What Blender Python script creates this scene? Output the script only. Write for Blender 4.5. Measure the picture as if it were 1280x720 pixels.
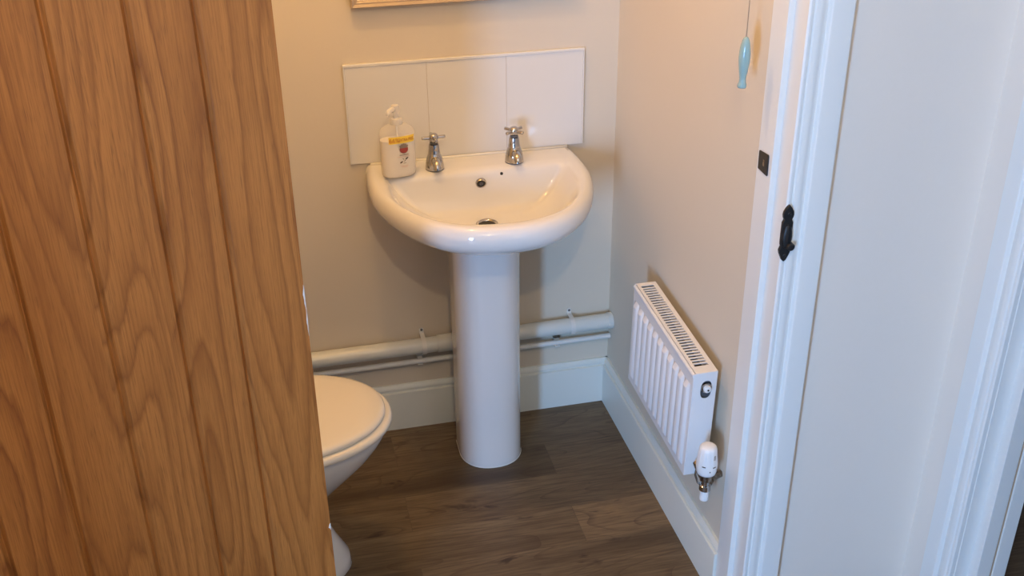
import bpy, bmesh, math, random
from mathutils import Vector, Matrix
random.seed(7)
PI = math.pi
for o in list(bpy.data.objects):
    bpy.data.objects.remove(o, do_unlink=True)
scene = bpy.context.scene
COL = scene.collection

# ------------------------------------------------------------------ camera
CAM = Vector((-0.8711, -2.5552, 1.7796)); YAW, PITCH, ROLL, FPX = 0.2268, 0.4844, -0.0113, 1351.04
cd = bpy.data.cameras.new('camera'); cam = bpy.data.objects.new('camera', cd); COL.objects.link(cam)
_f = Vector((math.sin(YAW)*math.cos(PITCH), math.cos(YAW)*math.cos(PITCH), -math.sin(PITCH)))
_r = Vector((math.cos(YAW), -math.sin(YAW), 0)); _u = _r.cross(_f)
_R = _r*math.cos(ROLL) + _u*math.sin(ROLL); _U = -_r*math.sin(ROLL) + _u*math.cos(ROLL)
m = Matrix((_R, _U, -_f)).transposed().to_4x4(); m.translation = CAM
cam.matrix_world = m
cd.sensor_width = 36.0; cd.lens = FPX/1280*36.0; cd.clip_start = 0.02
scene.camera = cam

# ------------------------------------------------------------------ light
scene.view_settings.view_transform = 'Standard'
scene.view_settings.look = 'None'
scene.view_settings.gamma = 1.0
scene.view_settings.use_curve_mapping = False
scene.view_settings.exposure = 0.0
w = bpy.data.worlds.new('world'); scene.world = w; w.use_nodes = True
w.node_tree.nodes['Background'].inputs['Color'].default_value = (0.62, 0.76, 1.0, 1)
w.node_tree.nodes['Background'].inputs['Strength'].default_value = 0.19

def lamp(name, kind, loc, energy, color, size=0.05, target=None, size_y=None, spread=None):
    l = bpy.data.lights.new(name, kind); l.energy = energy; l.color = color
    if kind == 'POINT': l.shadow_soft_size = size
    if kind == 'AREA':
        l.shape = 'RECTANGLE'; l.size = size; l.size_y = size_y or size
        if spread: l.spread = spread
    o = bpy.data.objects.new(name, l); COL.objects.link(o); o.location = loc
    if target is not None:
        o.rotation_euler = (Vector(target)-Vector(loc)).to_track_quat('-Z', 'Y').to_euler()
    return o
lamp('washroom_ceiling_lamp', 'POINT', (-0.72, -0.50, 2.22), 17.5, (1.0, 0.58, 0.20), 0.03)
lamp('hall_ceiling_lamp', 'POINT', (-0.68, -2.35, 2.25), 27.0, (1.0, 0.76, 0.47), 0.03)
lamp('front_door_daylight', 'AREA', (-2.30, -3.73, 1.00), 100.0, (0.30, 0.56, 1.0), 0.36, (-0.2, -0.5, 0.6), 1.2)

# ------------------------------------------------------------------ node helpers
class NT:
    def __init__(s, name):
        s.m = bpy.data.materials.new(name); s.m.use_nodes = True
        s.t = s.m.node_tree; s.b = s.t.nodes['Principled BSDF']
    def n(s, typ, **kw):
        nd = s.t.nodes.new(typ)
        for k, v in kw.items():
            if k in nd.inputs: 
                s.set(nd.inputs[k], v)
            else: setattr(nd, k, v)
        return nd
    def set(s, inp, v):
        if isinstance(v, bpy.types.NodeSocket): s.t.links.new(v, inp)
        else: inp.default_value = v
    def math(s, op, a, b=None, c=None, clamp=False):
        nd = s.t.nodes.new('ShaderNodeMath'); nd.operation = op; nd.use_clamp = clamp
        s.set(nd.inputs[0], a)
        if b is not None: s.set(nd.inputs[1], b)
        if c is not None: s.set(nd.inputs[2], c)
        return nd.outputs[0]
    def mix(s, fac, a, b, mode='MIX'):
        nd = s.t.nodes.new('ShaderNodeMix'); nd.data_type = 'RGBA'; nd.blend_type = mode
        s.set(nd.inputs[0], fac); s.set(nd.inputs[6], a); s.set(nd.inputs[7], b)
        return nd.outputs[2]
    def ramp(s, fac, stops):
        nd = s.t.nodes.new('ShaderNodeValToRGB'); s.set(nd.inputs[0], fac)
        cr = nd.color_ramp
        while len(cr.elements) > len(stops): cr.elements.remove(cr.elements[-1])
        while len(cr.elements) < len(stops): cr.elements.new(0.5)
        for e, (p, c) in zip(cr.elements, stops):
            e.position = p; e.color = c if len(c) == 4 else (*c, 1)
        return nd.outputs[0]
    def noise(s, vec, scale, detail=3, rough=0.5, dist=0):
        nd = s.t.nodes.new('ShaderNodeTexNoise')
        s.set(nd.inputs['Vector'], vec); nd.inputs['Scale'].default_value = scale
        nd.inputs['Detail'].default_value = detail; nd.inputs['Roughness'].default_value = rough
        nd.inputs['Distortion'].default_value = dist
        return nd.outputs[0]
    def coord(s): return s.t.nodes.new('ShaderNodeTexCoord').outputs['Object']
    def sep(s, v):
        nd = s.t.nodes.new('ShaderNodeSeparateXYZ'); s.set(nd.inputs[0], v); return nd.outputs
    def comb(s, x, y, z):
        nd = s.t.nodes.new('ShaderNodeCombineXYZ')
        for i, v in enumerate((x, y, z)): s.set(nd.inputs[i], v)
        return nd.outputs[0]
    def bump(s, h, strength=0.2, dist=0.001):
        nd = s.t.nodes.new('ShaderNodeBump'); s.set(nd.inputs['Height'], h)
        nd.inputs['Strength'].default_value = strength; nd.inputs['Distance'].default_value = dist
        s.t.links.new(nd.outputs[0], s.b.inputs['Normal'])
    def out(s, color=None, rough=0.5, metal=0.0, **kw):
        if color is not None: s.set(s.b.inputs['Base Color'], color if isinstance(color, bpy.types.NodeSocket) else (*color, 1))
        s.set(s.b.inputs['Roughness'], rough); s.set(s.b.inputs['Metallic'], metal)
        for k, v in kw.items(): s.set(s.b.inputs[k], v)
        return s.m

def paint_mat(name, col, rough, grain=0.02, scale=60, bump=0.15, coat=0.0):
    n = NT(name); c = n.coord()
    a = n.noise(c, scale, 4); b = n.noise(c, 2.3, 2)
    v = n.math('ADD', n.math('MULTIPLY', n.math('SUBTRACT', a, 0.5), grain), n.math('MULTIPLY', n.math('SUBTRACT', b, 0.5), grain*1.5))
    hi = tuple(min(1, x*(1.0)) for x in col)
    f = n.math('ADD', 0.5, n.math('MULTIPLY', v, 4), clamp=True)
    colr = n.mix(f, (*[x*0.96 for x in col], 1), (*[min(1, x*1.03) for x in col], 1))
    if bump: n.bump(a, bump, 0.0006)
    return n.out(colr, rough, **{'Coat Weight': coat})

M = {}
M['wall'] = paint_mat('cream_emulsion', (0.69, 0.615, 0.50), 0.75, 0.03, 90, 0.25)
M['hall_wall'] = paint_mat('hall_emulsion', (0.83, 0.76, 0.68), 0.75, 0.03, 90, 0.25)
M['ceiling'] = paint_mat('ceiling_white', (0.80, 0.79, 0.76), 0.8, 0.02, 60, 0.1)
M['gloss'] = paint_mat('white_satin_paint', (0.80, 0.81, 0.79), 0.32, 0.02, 40, 0.12)
M['skirt'] = paint_mat('white_skirting_paint', (0.74, 0.77, 0.72), 0.38, 0.03, 30, 0.12)
M['ceramic'] = paint_mat('white_ceramic', (0.76, 0.75, 0.735), 0.07, 0.006, 20, 0.0, 0.5)
M['tile'] = paint_mat('white_glazed_tile', (0.75, 0.735, 0.70), 0.12, 0.006, 20, 0.0, 0.3)
M['seat'] = paint_mat('cream_plastic', (0.78, 0.73, 0.64), 0.25, 0.004, 20, 0.0, 0.2)
M['pipe'] = paint_mat('white_pipe_plastic', (0.68, 0.70, 0.66), 0.28, 0.03, 25, 0.0)
M['clip'] = paint_mat('white_clip_plastic', (0.76, 0.75, 0.71), 0.4, 0.01, 25, 0.0)
M['rad'] = paint_mat('white_enamel', (0.80, 0.80, 0.81), 0.3, 0.006, 40, 0.0, 0.2)
M['plastic_white'] = paint_mat('white_plastic', (0.82, 0.82, 0.82), 0.35, 0.006, 40, 0.0)
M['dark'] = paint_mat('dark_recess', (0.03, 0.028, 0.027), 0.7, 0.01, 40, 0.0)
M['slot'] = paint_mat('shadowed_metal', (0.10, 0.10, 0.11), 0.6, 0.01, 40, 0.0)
M['black_iron'] = paint_mat('black_iron', (0.012, 0.012, 0.013), 0.42, 0.3, 120, 0.6)
M['sealant'] = paint_mat('white_sealant', (0.86, 0.84, 0.78), 0.35, 0.01, 50, 0.0)
M['grout'] = paint_mat('tile_joint', (0.62, 0.56, 0.48), 0.7, 0.02, 60, 0.0)
M['cord'] = paint_mat('cord_fibre', (0.50, 0.36, 0.24), 0.8, 0.1, 300, 0.2)
M['blue'] = paint_mat('pale_blue_ceramic', (0.30, 0.45, 0.44), 0.08, 0.01, 30, 0.0, 0.6)
M['yellow'] = paint_mat('yellow_label', (0.95, 0.68, 0.08), 0.4, 0.01, 30, 0.0)
M['orange_ink'] = paint_mat('orange_ink', (0.50, 0.10, 0.01), 0.5, 0.01, 30, 0.0)
M['red_ink'] = paint_mat('red_ink', (0.35, 0.05, 0.04), 0.5, 0.01, 30, 0.0)
M['grey_ink'] = paint_mat('grey_ink', (0.25, 0.20, 0.16), 0.5, 0.01, 30, 0.0)
M['pink_ink'] = paint_mat('pink_ink', (0.62, 0.40, 0.33), 0.5, 0.01, 30, 0.0)
M['black_ink'] = paint_mat('dark_ink', (0.05, 0.03, 0.02), 0.5, 0.01, 30, 0.0)
M['liquid'] = paint_mat('cream_liquid_soap', (0.86, 0.80, 0.70), 0.3, 0.01, 30, 0.0)
M['frame_wood'] = paint_mat('bronze_frame', (0.46, 0.36, 0.27), 0.35, 0.1, 60, 0.2)
M['mat_board'] = paint_mat('mat_board', (0.86, 0.76, 0.62), 0.6, 0.02, 60, 0.1)
M['photo_dark'] = paint_mat('print_brown', (0.30, 0.19, 0.12), 0.35, 0.5, 12, 0.0)

def chrome():
    n = NT('polished_chrome'); c = n.coord()
    return n.out((0.52, 0.51, 0.50), n.math('ADD', 0.06, n.math('MULTIPLY', n.noise(c, 80), 0.08)), 1.0)
M['chrome'] = chrome()
def brass():
    n = NT('tarnished_brass'); c = n.coord()
    return n.out(n.ramp(n.noise(c, 120), [(0.35, (0.16, 0.11, 0.07)), (0.65, (0.42, 0.36, 0.30))]), 0.3, 1.0)
M['brass'] = brass()
def clear_plastic(name, col, rough=0.12):
    n = NT(name); c = n.coord()
    return n.out(n.mix(n.noise(c, 20), (*col, 1), (*[x*0.97 for x in col], 1)), rough, **{'Transmission Weight': 0.96, 'IOR': 1.2})
M['clear'] = clear_plastic('clear_bottle_plastic', (0.90, 0.86, 0.80), 0.10)
M['clear'].node_tree.nodes['Principled BSDF'].inputs['Transmission Weight'].default_value = 0.0
M['clear'].node_tree.nodes['Principled BSDF'].inputs['Alpha'].default_value = 0.22
M['frosted'] = clear_plastic('frosted_pump_plastic', (0.90, 0.87, 0.82), 0.25)
M['frosted'].node_tree.nodes['Principled BSDF'].inputs['Transmission Weight'].default_value = 0.0
M['frosted'].node_tree.nodes['Principled BSDF'].inputs['Alpha'].default_value = 0.5

def oak():
    n = NT('oak_boards'); c = n.coord(); x, y, z = n.sep(c)
    idx = n.math('FLOOR', n.math('DIVIDE', n.math('SUBTRACT', x, 0.006), 0.104))
    wn = n.n('ShaderNodeTexWhiteNoise', noise_dimensions='1D'); n.set(wn.inputs['W'], idx)
    rnd = wn.outputs['Value']
    # cathedral grain: contour lines of a very stretched field, a different one on every board
    off = n.math('MULTIPLY', idx, 3.71)
    v = n.comb(n.math('MULTIPLY', x, 4.6), n.math('ADD', n.math('MULTIPLY', y, 1.0), off), n.math('MULTIPLY', z, 0.62))
    f = n.noise(v, 1.0, 2.2, 0.42, 0.25)
    wob = n.noise(n.comb(n.math('MULTIPLY', x, 60), off, n.math('MULTIPLY', z, 7)), 1.0, 3, 0.6)
    ph = n.math('ADD', n.math('MULTIPLY', f, 23.0), n.math('MULTIPLY', wob, 0.6))
    saw = n.math('FRACT', ph)
    fine = n.noise(n.comb(n.math('MULTIPLY', x, 420), off, n.math('MULTIPLY', z, 9)), 1.0, 4, 0.62)
    pore = n.noise(n.comb(n.math('MULTIPLY', x, 900), off, n.math('MULTIPLY', z, 26)), 1.0, 2, 0.5)
    broad = n.noise(n.comb(n.math('MULTIPLY', x, 8), off, n.math('MULTIPLY', z, 1.2)), 1.0, 3, 0.5)
    base = n.ramp(saw, [(0.0, (0.24, 0.077, 0.013)), (0.14, (0.37, 0.133, 0.026)), (0.50, (0.465, 0.178, 0.038)), (0.86, (0.49, 0.192, 0.042)), (1.0, (0.29, 0.096, 0.016))])
    base = n.mix(n.math('MULTIPLY', rnd, 0.30), base, (0.50, 0.205, 0.048, 1))
    base = n.mix(n.ramp(fine, [(0.36, (0.50,)*3), (0.58, (0, 0, 0))]), base, (0.24, 0.078, 0.013, 1))
    base = n.mix(n.ramp(pore, [(0.30, (0.5,)*3), (0.42, (0, 0, 0))]), base, (0.14, 0.048, 0.012, 1))
    base = n.mix(n.ramp(broad, [(0.40, (0, 0, 0)), (0.75, (0.35,)*3)]), base, (0.32, 0.108, 0.019, 1))
    n.bump(n.math('ADD', fine, n.math('MULTIPLY', saw, 0.3)), 0.25, 0.0006)
    return n.out(base, n.math('ADD', 0.46, n.math('MULTIPLY', fine, 0.15)))
M['oak'] = oak()

def vinyl_floor():
    n = NT('oak_effect_vinyl_planks'); c = n.coord(); x, y, z = n.sep(c)
    H = 0.137
    xs = n.math('ADD', x, 0.2386+9.5); ys = n.math('ADD', y, 0.597+H*25)
    br = n.t.nodes.new('ShaderNodeTexBrick'); n.set(br.inputs['Vector'], n.comb(xs, ys, 0.0))
    for k, v in {'Color1': (0, 0, 0, 1), 'Color2': (1, 1, 1, 1), 'Mortar': (0.5, 0.5, 0.5, 1), 'Scale': 1.0, 'Mortar Size': 0.0007, 'Mortar Smooth': 0.3, 'Bias': 0.0, 'Brick Width': 0.95, 'Row Height': H}.items():
        br.inputs[k].default_value = v
    br.offset = 0.43
    rnd = n.math('ADD', br.outputs['Color'], 0.0)
    o2 = n.math('MULTIPLY', rnd, 37.0)
    row = n.math('FLOOR', n.math('DIVIDE', ys, H)); o3 = n.math('ADD', o2, n.math('MULTIPLY', row, 5.3))
    f = n.noise(n.comb(n.math('MULTIPLY', x, 1.5), n.math('ADD', n.math('MULTIPLY', y, 12), o3), o3), 1.0, 4, 0.6, 0.5)
    fine = n.noise(n.comb(n.math('MULTIPLY', x, 10), n.math('ADD', n.math('MULTIPLY', y, 170), o3), 0), 1.0, 4, 0.65)
    kn = n.noise(n.comb(n.math('MULTIPLY', x, 7), n.math('ADD', n.math('MULTIPLY', y, 21), o3), o2), 1.0, 3, 0.6, 0.6)
    ringv = n.math('FRACT', n.math('MULTIPLY', n.noise(n.comb(n.math('MULTIPLY', x, 1.3), n.math('ADD', n.math('MULTIPLY', y, 7), o3), o2), 1.0, 1, 0.4), 15))
    base = n.ramp(f, [(0.30, (0.060, 0.038, 0.019)), (0.44, (0.106, 0.072, 0.037)), (0.58, (0.145, 0.101, 0.054)), (0.72, (0.20, 0.146, 0.083))])
    base = n.mix(n.math('MULTIPLY', n.math('POWER', rnd, 1.6), 0.75), base, (0.24, 0.165, 0.088, 1))
    base = n.mix(n.ramp(fine, [(0.36, (0.55,)*3), (0.60, (0, 0, 0))]), base, (0.050, 0.026, 0.013, 1))
    base = n.mix(n.ramp(ringv, [(0.0, (0.55,)*3), (0.16, (0, 0, 0))]), base, (0.055, 0.030, 0.016, 1))
    base = n.mix(n.ramp(kn, [(0.64, (0, 0, 0)), (0.72, (0.9,)*3)]), base, (0.030, 0.015, 0.009, 1))
    base = n.mix(n.math('MULTIPLY', br.outputs['Fac'], 0.35), base, (0.05, 0.03, 0.02, 1))
    n.bump(fine, 0.12, 0.0005)
    return n.out(base, n.math('ADD', 0.42, n.math('MULTIPLY', f, 0.1)))
M['floor'] = vinyl_floor()

# ------------------------------------------------------------------ mesh helpers
def link(name, bm, mat, parent=None, smooth=False, bevel=0, seg=2, auto=None):
    bmesh.ops.recalc_face_normals(bm, faces=bm.faces[:])
    me = bpy.data.meshes.new(name); bm.to_mesh(me); bm.free()
    for mt in (mat if isinstance(mat, (list, tuple)) else [mat]): me.materials.append(M[mt])
    o = bpy.data.objects.new(name, me); COL.objects.link(o)
    if parent: o.parent = parent
    if smooth:
        for p in me.polygons: p.use_smooth = True
    if auto:
        bm2 = bmesh.new(); bm2.from_mesh(me)
        for e in bm2.edges:
            if len(e.link_faces) == 2 and e.calc_face_angle(0) > auto: e.smooth = False
        bm2.to_mesh(me); bm2.free()
    if bevel:
        b = o.modifiers.new('bevel', 'BEVEL'); b.width = bevel; b.segments = seg; b.limit_method = 'ANGLE'; b.angle_limit = 0.6
    return o
def bx(bm, x0, x1, y0, y1, z0, z1):
    vs = [bm.verts.new((x, y, z)) for x in (x0, x1) for y in (y0, y1) for z in (z0, z1)]
    for f in ((0,1,3,2),(4,6,7,5),(0,4,5,1),(2,3,7,6),(0,2,6,4),(1,5,7,3)): bm.faces.new([vs[i] for i in f])
    return vs
def box(*a): bm = bmesh.new(); bx(bm, *a); return bm
def loft(bm, rings, cap0=True, cap1=True, closed=True):
    R = [[bm.verts.new(p) for p in r] for r in rings]
    n = len(R[0])
    for a, b in zip(R, R[1:]):
        for i in range(n if closed else n-1):
            j = (i+1) % n
            bm.faces.new((a[i], a[j], b[j], b[i]))
    if cap0: bm.faces.new(list(reversed(R[0])))
    if cap1: bm.faces.new(R[-1])
    return R
def lathe(bm, prof, c=(0, 0, 0), n=32, axis='z', sx=1, sy=1):
    rings = []
    for r, h in prof:
        ring = []
        for i in range(n):
            a = 2*PI*i/n; u, v = r*math.cos(a)*sx, r*math.sin(a)*sy
            p = {'z': (u, v, h), 'x': (h, u, v), 'y': (u, h, v)}[axis]
            ring.append((c[0]+p[0], c[1]+p[1], c[2]+p[2]))
        rings.append(ring)
    loft(bm, rings)
def tube(bm, pts, rad, n=14):
    pts = [Vector(p) for p in pts]; rings = []
    rads = rad if isinstance(rad, (list, tuple)) else [rad]*len(pts)
    prev = None
    for i, p in enumerate(pts):
        t = (pts[min(i+1, len(pts)-1)]-pts[max(i-1, 0)]).normalized()
        if prev is None:
            a = t.orthogonal().normalized()
        else:
            a = (prev - t*prev.dot(t)).normalized()
        prev = a; b = t.cross(a)
        rings.append([tuple(p+(a*math.cos(2*PI*k/n)+b*math.sin(2*PI*k/n))*rads[i]) for k in range(n)])
    loft(bm, rings)
def prism(bm, outline, d0, d1, plane='xz'):
    """outline in plane, extruded along the missing axis from d0 to d1"""
    def P(u, v, d): return {'xz': (u, d, v), 'yz': (d, u, v), 'xy': (u, v, d)}[plane]
    loft(bm, [[P(u, v, d0) for u, v in outline], [P(u, v, d1) for u, v in outline]])
def extrude_profile(bm, prof, frm, to, out, up):
    """prof: list of (out, up); swept from frm to to"""
    frm, to, out, up = map(Vector, (frm, to, out, up))
    loft(bm, [[tuple(frm+out*a+up*b) for a, b in prof], [tuple(to+out*a+up*b) for a, b in prof]])
def empty(name, loc, label, cat, rot=0, group=None):
    o = bpy.data.objects.new(name, None); COL.objects.link(o); o.location = loc; o.rotation_euler = (0, 0, rot)
    o['label'] = label; o['category'] = cat
    if group: o['group'] = group
    o.empty_display_size = 0.05
    return o
def tag(o, label, cat, group=None):
    o['label'] = label; o['category'] = cat
    if group: o['group'] = group
    return o
def struct(name, bm, mat, label, cat, **kw):
    o = link(name, bm, mat, **kw); o['kind'] = 'structure'; o['label'] = label; o['category'] = cat
    return o

# ------------------------------------------------------------------ the setting
D = -0.94          # hall face of the washroom's front wall
XL = -1.42         # washroom left wall
XC = 0.40          # hall side wall
HC = 2.45
DOOR_H = 1.99; XJL = -0.872
struct('floor', box(-4.2, 2.4, -4.6, 0.12, -0.05, 0), 'floor', 'brown oak effect plank floor', 'floor')
struct('ceiling', box(-4.2, 2.4, -4.6, 0.12, HC, HC+0.1), 'ceiling', 'white ceiling above the room', 'ceiling')
struct('wall_back', box(XL-0.12, 0.12, 0, 0.12, 0, HC), 'wall', 'cream painted wall behind the washbasin', 'wall')
struct('wall_right', box(0, 0.12, D+0.0945, 0, 0, HC), 'wall', 'cream painted wall behind the radiator', 'wall')
struct('wall_left', box(XL-0.12, XL, D+0.095, 0, 0, HC), 'wall', 'cream painted wall behind the toilet cistern', 'wall')
bm = bmesh.new()
bx(bm, XL-0.12, XJL-0.03, D, D+0.095, 0, HC); bx(bm, XJL-0.03, 0.0, D, D+0.095, DOOR_H+0.03, HC)
bx(bm, -4.2, XL-0.12, D, D+0.095, 0, HC)
struct('wall_front', bm, 'hall_wall', 'cream wall over and left of the washroom doorway', 'wall')
struct('wall_hall', box(0.015, XC, D, D+0.095, 0, HC), 'hall_wall', 'cream hall wall between the two white door frames', 'wall')
YJ = -1.083; YJ2 = -1.88
bm = bmesh.new()
bx(bm, XC, XC+0.11, YJ, 0.12, 0, HC); bx(bm, XC, XC+0.11, -4.6, YJ2, 0, HC); bx(bm, XC, XC+0.11, YJ2, YJ, DOOR_H+0.03, HC)
struct('wall_side', bm, 'hall_wall', 'cream hall side wall next to the right-hand door frame', 'wall')
struct('wall_far_room', box(2.3, 2.4, -4.6, 0.12, 0, HC), 'dark', 'wall of the room beyond the side doorway, coloured near black as unlit', 'wall')  # near-black colour stands for the darkness of the unlit room

# lining of the washroom doorway
bm = bmesh.new()
bx(bm, 0.0, 0.02, D-0.0005, D+0.095, 0, DOOR_H+0.02)          # right jamb rebate
bx(bm, -0.012, 0.004, -0.902, D+0.096, 0, DOOR_H)              # stop
bx(bm, XJL-0.02, XJL, D-0.0005, D+0.095, 0, DOOR_H+0.02); bx(bm, XJL, XJL+0.012, -0.902, D+0.096, 0, DOOR_H)
bx(bm, XJL-0.02, 0.02, D-0.0005, D+0.095, DOOR_H, DOOR_H+0.02)
lin1 = struct('trim_1', bm, 'gloss', 'white painted lining and stop around the washroom doorway', 'door lining', bevel=0.0012)
ARCH = [(0, 0), (0, 0.010), (0.003, 0.0125), (0.007, 0.0125), (0.009, 0.010), (0.011, 0.010), (0.013, 0.013), (0.018, 0.0145), (0.026, 0.0145), (0.031, 0.012), (0.034, 0.0115), (0.036, 0.0185), (0.038, 0.0205), (0.041, 0.021), (0.076, 0.021), (0.079, 0.018), (0.079, 0)]
# (across, thickness)
def architrave(bm, a, across, outn, z1):
    extrude_profile(bm, ARCH, (a[0], a[1], 0), (a[0], a[1], z1), across, outn)
bm = bmesh.new()
architrave(bm, (-0.001, D), (1, 0, 0), (0, -1, 0), DOOR_H+0.08)
struct('trim_2', bm, 'gloss', 'white moulded architrave right of the washroom doorway with black iron plate', 'architrave', smooth=True, auto=0.5)
bm = bmesh.new()
architrave(bm, (XJL-0.03, D), (-1, 0, 0), (0, -1, 0), DOOR_H+0.08)
extrude_profile(bm, ARCH, (XJL-0.03, D, DOOR_H+0.004), (-0.002, D, DOOR_H+0.004), (0, 0, 1), (0, -1, 0))
struct('trim_3', bm, 'gloss', 'white architrave over and left of the washroom doorway', 'architrave', smooth=True, auto=0.5)
# right-hand doorway in the hall side wall
bm = bmesh.new()
architrave(bm, (XC, YJ-0.0165), (0, 1, 0), (-1, 0, 0), DOOR_H+0.08)
struct('trim_4', bm, 'gloss', 'white moulded architrave at the right edge of the photo', 'architrave', smooth=True, auto=0.5)
bm = bmesh.new()
bx(bm, XC-0.001, XC+0.111, YJ-0.018, YJ+0.006, 0, DOOR_H)
bx(bm, XC+0.031, XC+0.0635, YJ-0.043, YJ-0.017, 0, DOOR_H); bx(bm, XC+0.0695, XC+0.101, YJ-0.043, YJ-0.017, 0, DOOR_H)
bx(bm, XC-0.001, XC+0.112, YJ2, YJ2+0.02, 0, DOOR_H)
bx(bm, XC-0.001, XC+0.112, YJ2, YJ, DOOR_H, DOOR_H+0.02)
struct('trim_5', bm, 'gloss', 'white door lining with a stop at the far right edge', 'door lining', bevel=0.0015)
bm = bmesh.new()
bx(bm, XC+0.0636, XC+0.0694, YJ-0.0400, YJ-0.0181, 0, DOOR_H)  # brown filler strip: its colour stands in for the shadow gap
struct('trim_6', bm, 'cord', 'thin brown strip drawn as the shadow gap along the right-hand door lining', 'shadow gap strip')

# skirting
SK = [(0, 0), (0.018, 0), (0.018, 0.1160), (0.0175, 0.1190), (0.0155, 0.1205), (0.0115, 0.1210), (0.0105, 0.1225), (0.0120, 0.1245), (0.0125, 0.129), (0.0105, 0.134), (0.0075, 0.1375), (0.006, 0.140), (0, 0.140)]
bm = bmesh.new(); extrude_profile(bm, SK, (XL, 0, 0), (-0.0, 0, 0), (0, -1, 0), (0, 0, 1))
struct('baseboard_back', bm, 'skirt', 'white moulded skirting board along the back wall under the pipes', 'skirting board', smooth=True, auto=0.4)
bm = bmesh.new(); extrude_profile(bm, SK, (0, 0, 0), (0, D+0.097, 0), (-1, 0, 0), (0, 0, 1))
struct('baseboard_right', bm, 'skirt', 'white moulded skirting board along the right wall under the radiator', 'skirting board', smooth=True, auto=0.4)
bm = bmesh.new(); extrude_profile(bm, SK, (XL, 0, 0), (XL, D+0.097, 0), (1, 0, 0), (0, 0, 1))
struct('baseboard_left', bm, 'skirt', 'white moulded skirting board along the left wall behind the toilet', 'skirting board', smooth=True, auto=0.4)
struct('wall_light_block', box(-1.80, -1.68, -2.45, D, 0, HC), 'hall_wall', 'added unseen wall keeping the daylight off the open door', 'wall')  # unseen wall, added to block the daylight area light from the door leaf

# ------------------------------------------------------------------ oak door, opened right back into the hall
DA = math.radians(200)
door = bpy.data.objects.new('door_1', None); COL.objects.link(door)
door['kind'] = 'structure'; door['label'] = 'oak ledged door with vertical grooved boards standing open on the left'; door['category'] = 'door'
# local: x runs from the hinge edge along the leaf, local -y... face towards the camera is +y (rotated by 200 degrees)
door.location = (-0.8508, -0.982, 0.006); door.rotation_euler = (0, 0, DA)
DW, DT, DH = 0.762, 0.036, 1.975
grooves = [0.110, 0.2015, 0.305, 0.409, 0.513, 0.617]
def v_edge():
    pts = [(0, 0), (0.0008, -0.0012)]
    pts = [(0.0, 0.0)]
    gw, gd = 0.0058, 0.0075
    for g in grooves: pts += [(g-gw, 0), (g-0.0008, -gd), (g+0.0008, -gd), (g+gw, 0)]
    pts += [(DW, 0)]
    return pts
front = v_edge()
outline = front + [(DW, -DT), (0, -DT)]
bm = bmesh.new()
loft(bm, [[(x, y, 0) for x, y in outline], [(x, y, DH) for x, y in outline]])
leaf = link('door_leaf', bm, 'oak', door, bevel=0.001)
# ledges and brace on the hidden face
bm = bmesh.new()
for z in (0.18, 0.90, 1.62): bx(bm, 0.15, DW-0.03, -DT-0.02, -DT, z, z+0.14)
link('door_ledge', bm, 'oak', door, bevel=0.002)
def smear(zc, h, wmax, xo, seed):
    rr = random.Random(seed); bm = bmesh.new(); L, Rr = [], []
    k = 9
    for i in range(k):
        t = i/(k-1); z = zc-h/2+h*t; ww = wmax*math.sin(PI*max(0.08, min(0.92, t)))*rr.uniform(0.55, 1.0)
        L.append((xo+rr.uniform(-0.0004, 0.0004), z)); Rr.append((xo+ww, z))
    out = L + list(reversed(Rr))
    prism(bm, out, 0.0, 0.0005, 'xz')
    return bm
link('paint_smear', smear(0.952, 0.045, 0.0030, 0.0004, 3), 'gloss', door)
link('paint_smear', smear(0.905, 0.050, 0.0018, 0.0002, 5), 'gloss', door)
link('paint_smear', smear(0.480, 0.014, 0.0045, 0.0004, 9), 'gloss', door)

# ------------------------------------------------------------------ black iron pieces
bm = bmesh.new()
prism(bm, [(-0.8530, 1.048), (-0.8895, 1.046), (-0.8915, 1.048), (-0.8905, 1.083), (-0.8885, 1.086), (-0.8535, 1.083), (-0.852, 1.081)], -0.0145, -0.0122, 'yz')
t = empty('strike_plate', (-0.012, -0.872, 1.046), 'small black rectangular keep plate on the inner door lining', 'strike plate')
for v in bm.verts: v.co -= Vector((-0.012, -0.872, 1.046))
link('plate', bm, 'black_iron', t, bevel=0.0008)
bm = bmesh.new(); bx(bm, -0.0028, -0.0024, -0.006, 0.000, 0.014, 0.026)
link('slot', bm, 'brass', t)

t = empty('keyhole_plate', (0.0035, D-0.0145, 0.9045), 'black iron fleur-ended plate fixed to the white architrave', 'door plate')
def mir(h):
    h = [(x*0.84, z) for x, z in h]
    return h + [(-x, z) for x, z in reversed(h) if abs(x) > 1e-6]
half = [(0, 0.0), (0.0045, 0.003), (0.0085, 0.010), (0.0120, 0.017), (0.0135, 0.023), (0.0115, 0.028), (0.0100, 0.031), (0.0115, 0.034), (0.0120, 0.040), (0.0120, 0.077), (0.0100, 0.080), (0.0085, 0.083), (0.0110, 0.087), (0.0120, 0.092), (0.0110, 0.098), (0.0070, 0.104), (0.0035, 0.108), (0, 0.1115)]
bm = bmesh.new(); prism(bm, mir(half), -0.003, 0.004, 'xz')
link('plate', bm, 'black_iron', t, bevel=0.001)
bm = bmesh.new()   # swinging cover over the keyhole
loft(bm, [[(0.0095*s*math.cos(a)*1.0+0.0005, y, 0.050+0.024*s*math.sin(a)) for a in [2*PI*i/24 for i in range(24)]] for s, y in ((1, -0.003), (1, -0.005), (0.8, -0.0075), (0.3, -0.0085))])
link('cover', bm, 'black_iron', t, smooth=True, auto=0.8)
bm = bmesh.new(); lathe(bm, [(0.0075, -0.003), (0.0075, -0.0125), (0.006, -0.0145), (0.002, -0.015)], (0.006, 0, 0.0325), 20, 'y')
link('knob', bm, 'black_iron', t, smooth=True, auto=0.7)
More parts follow.
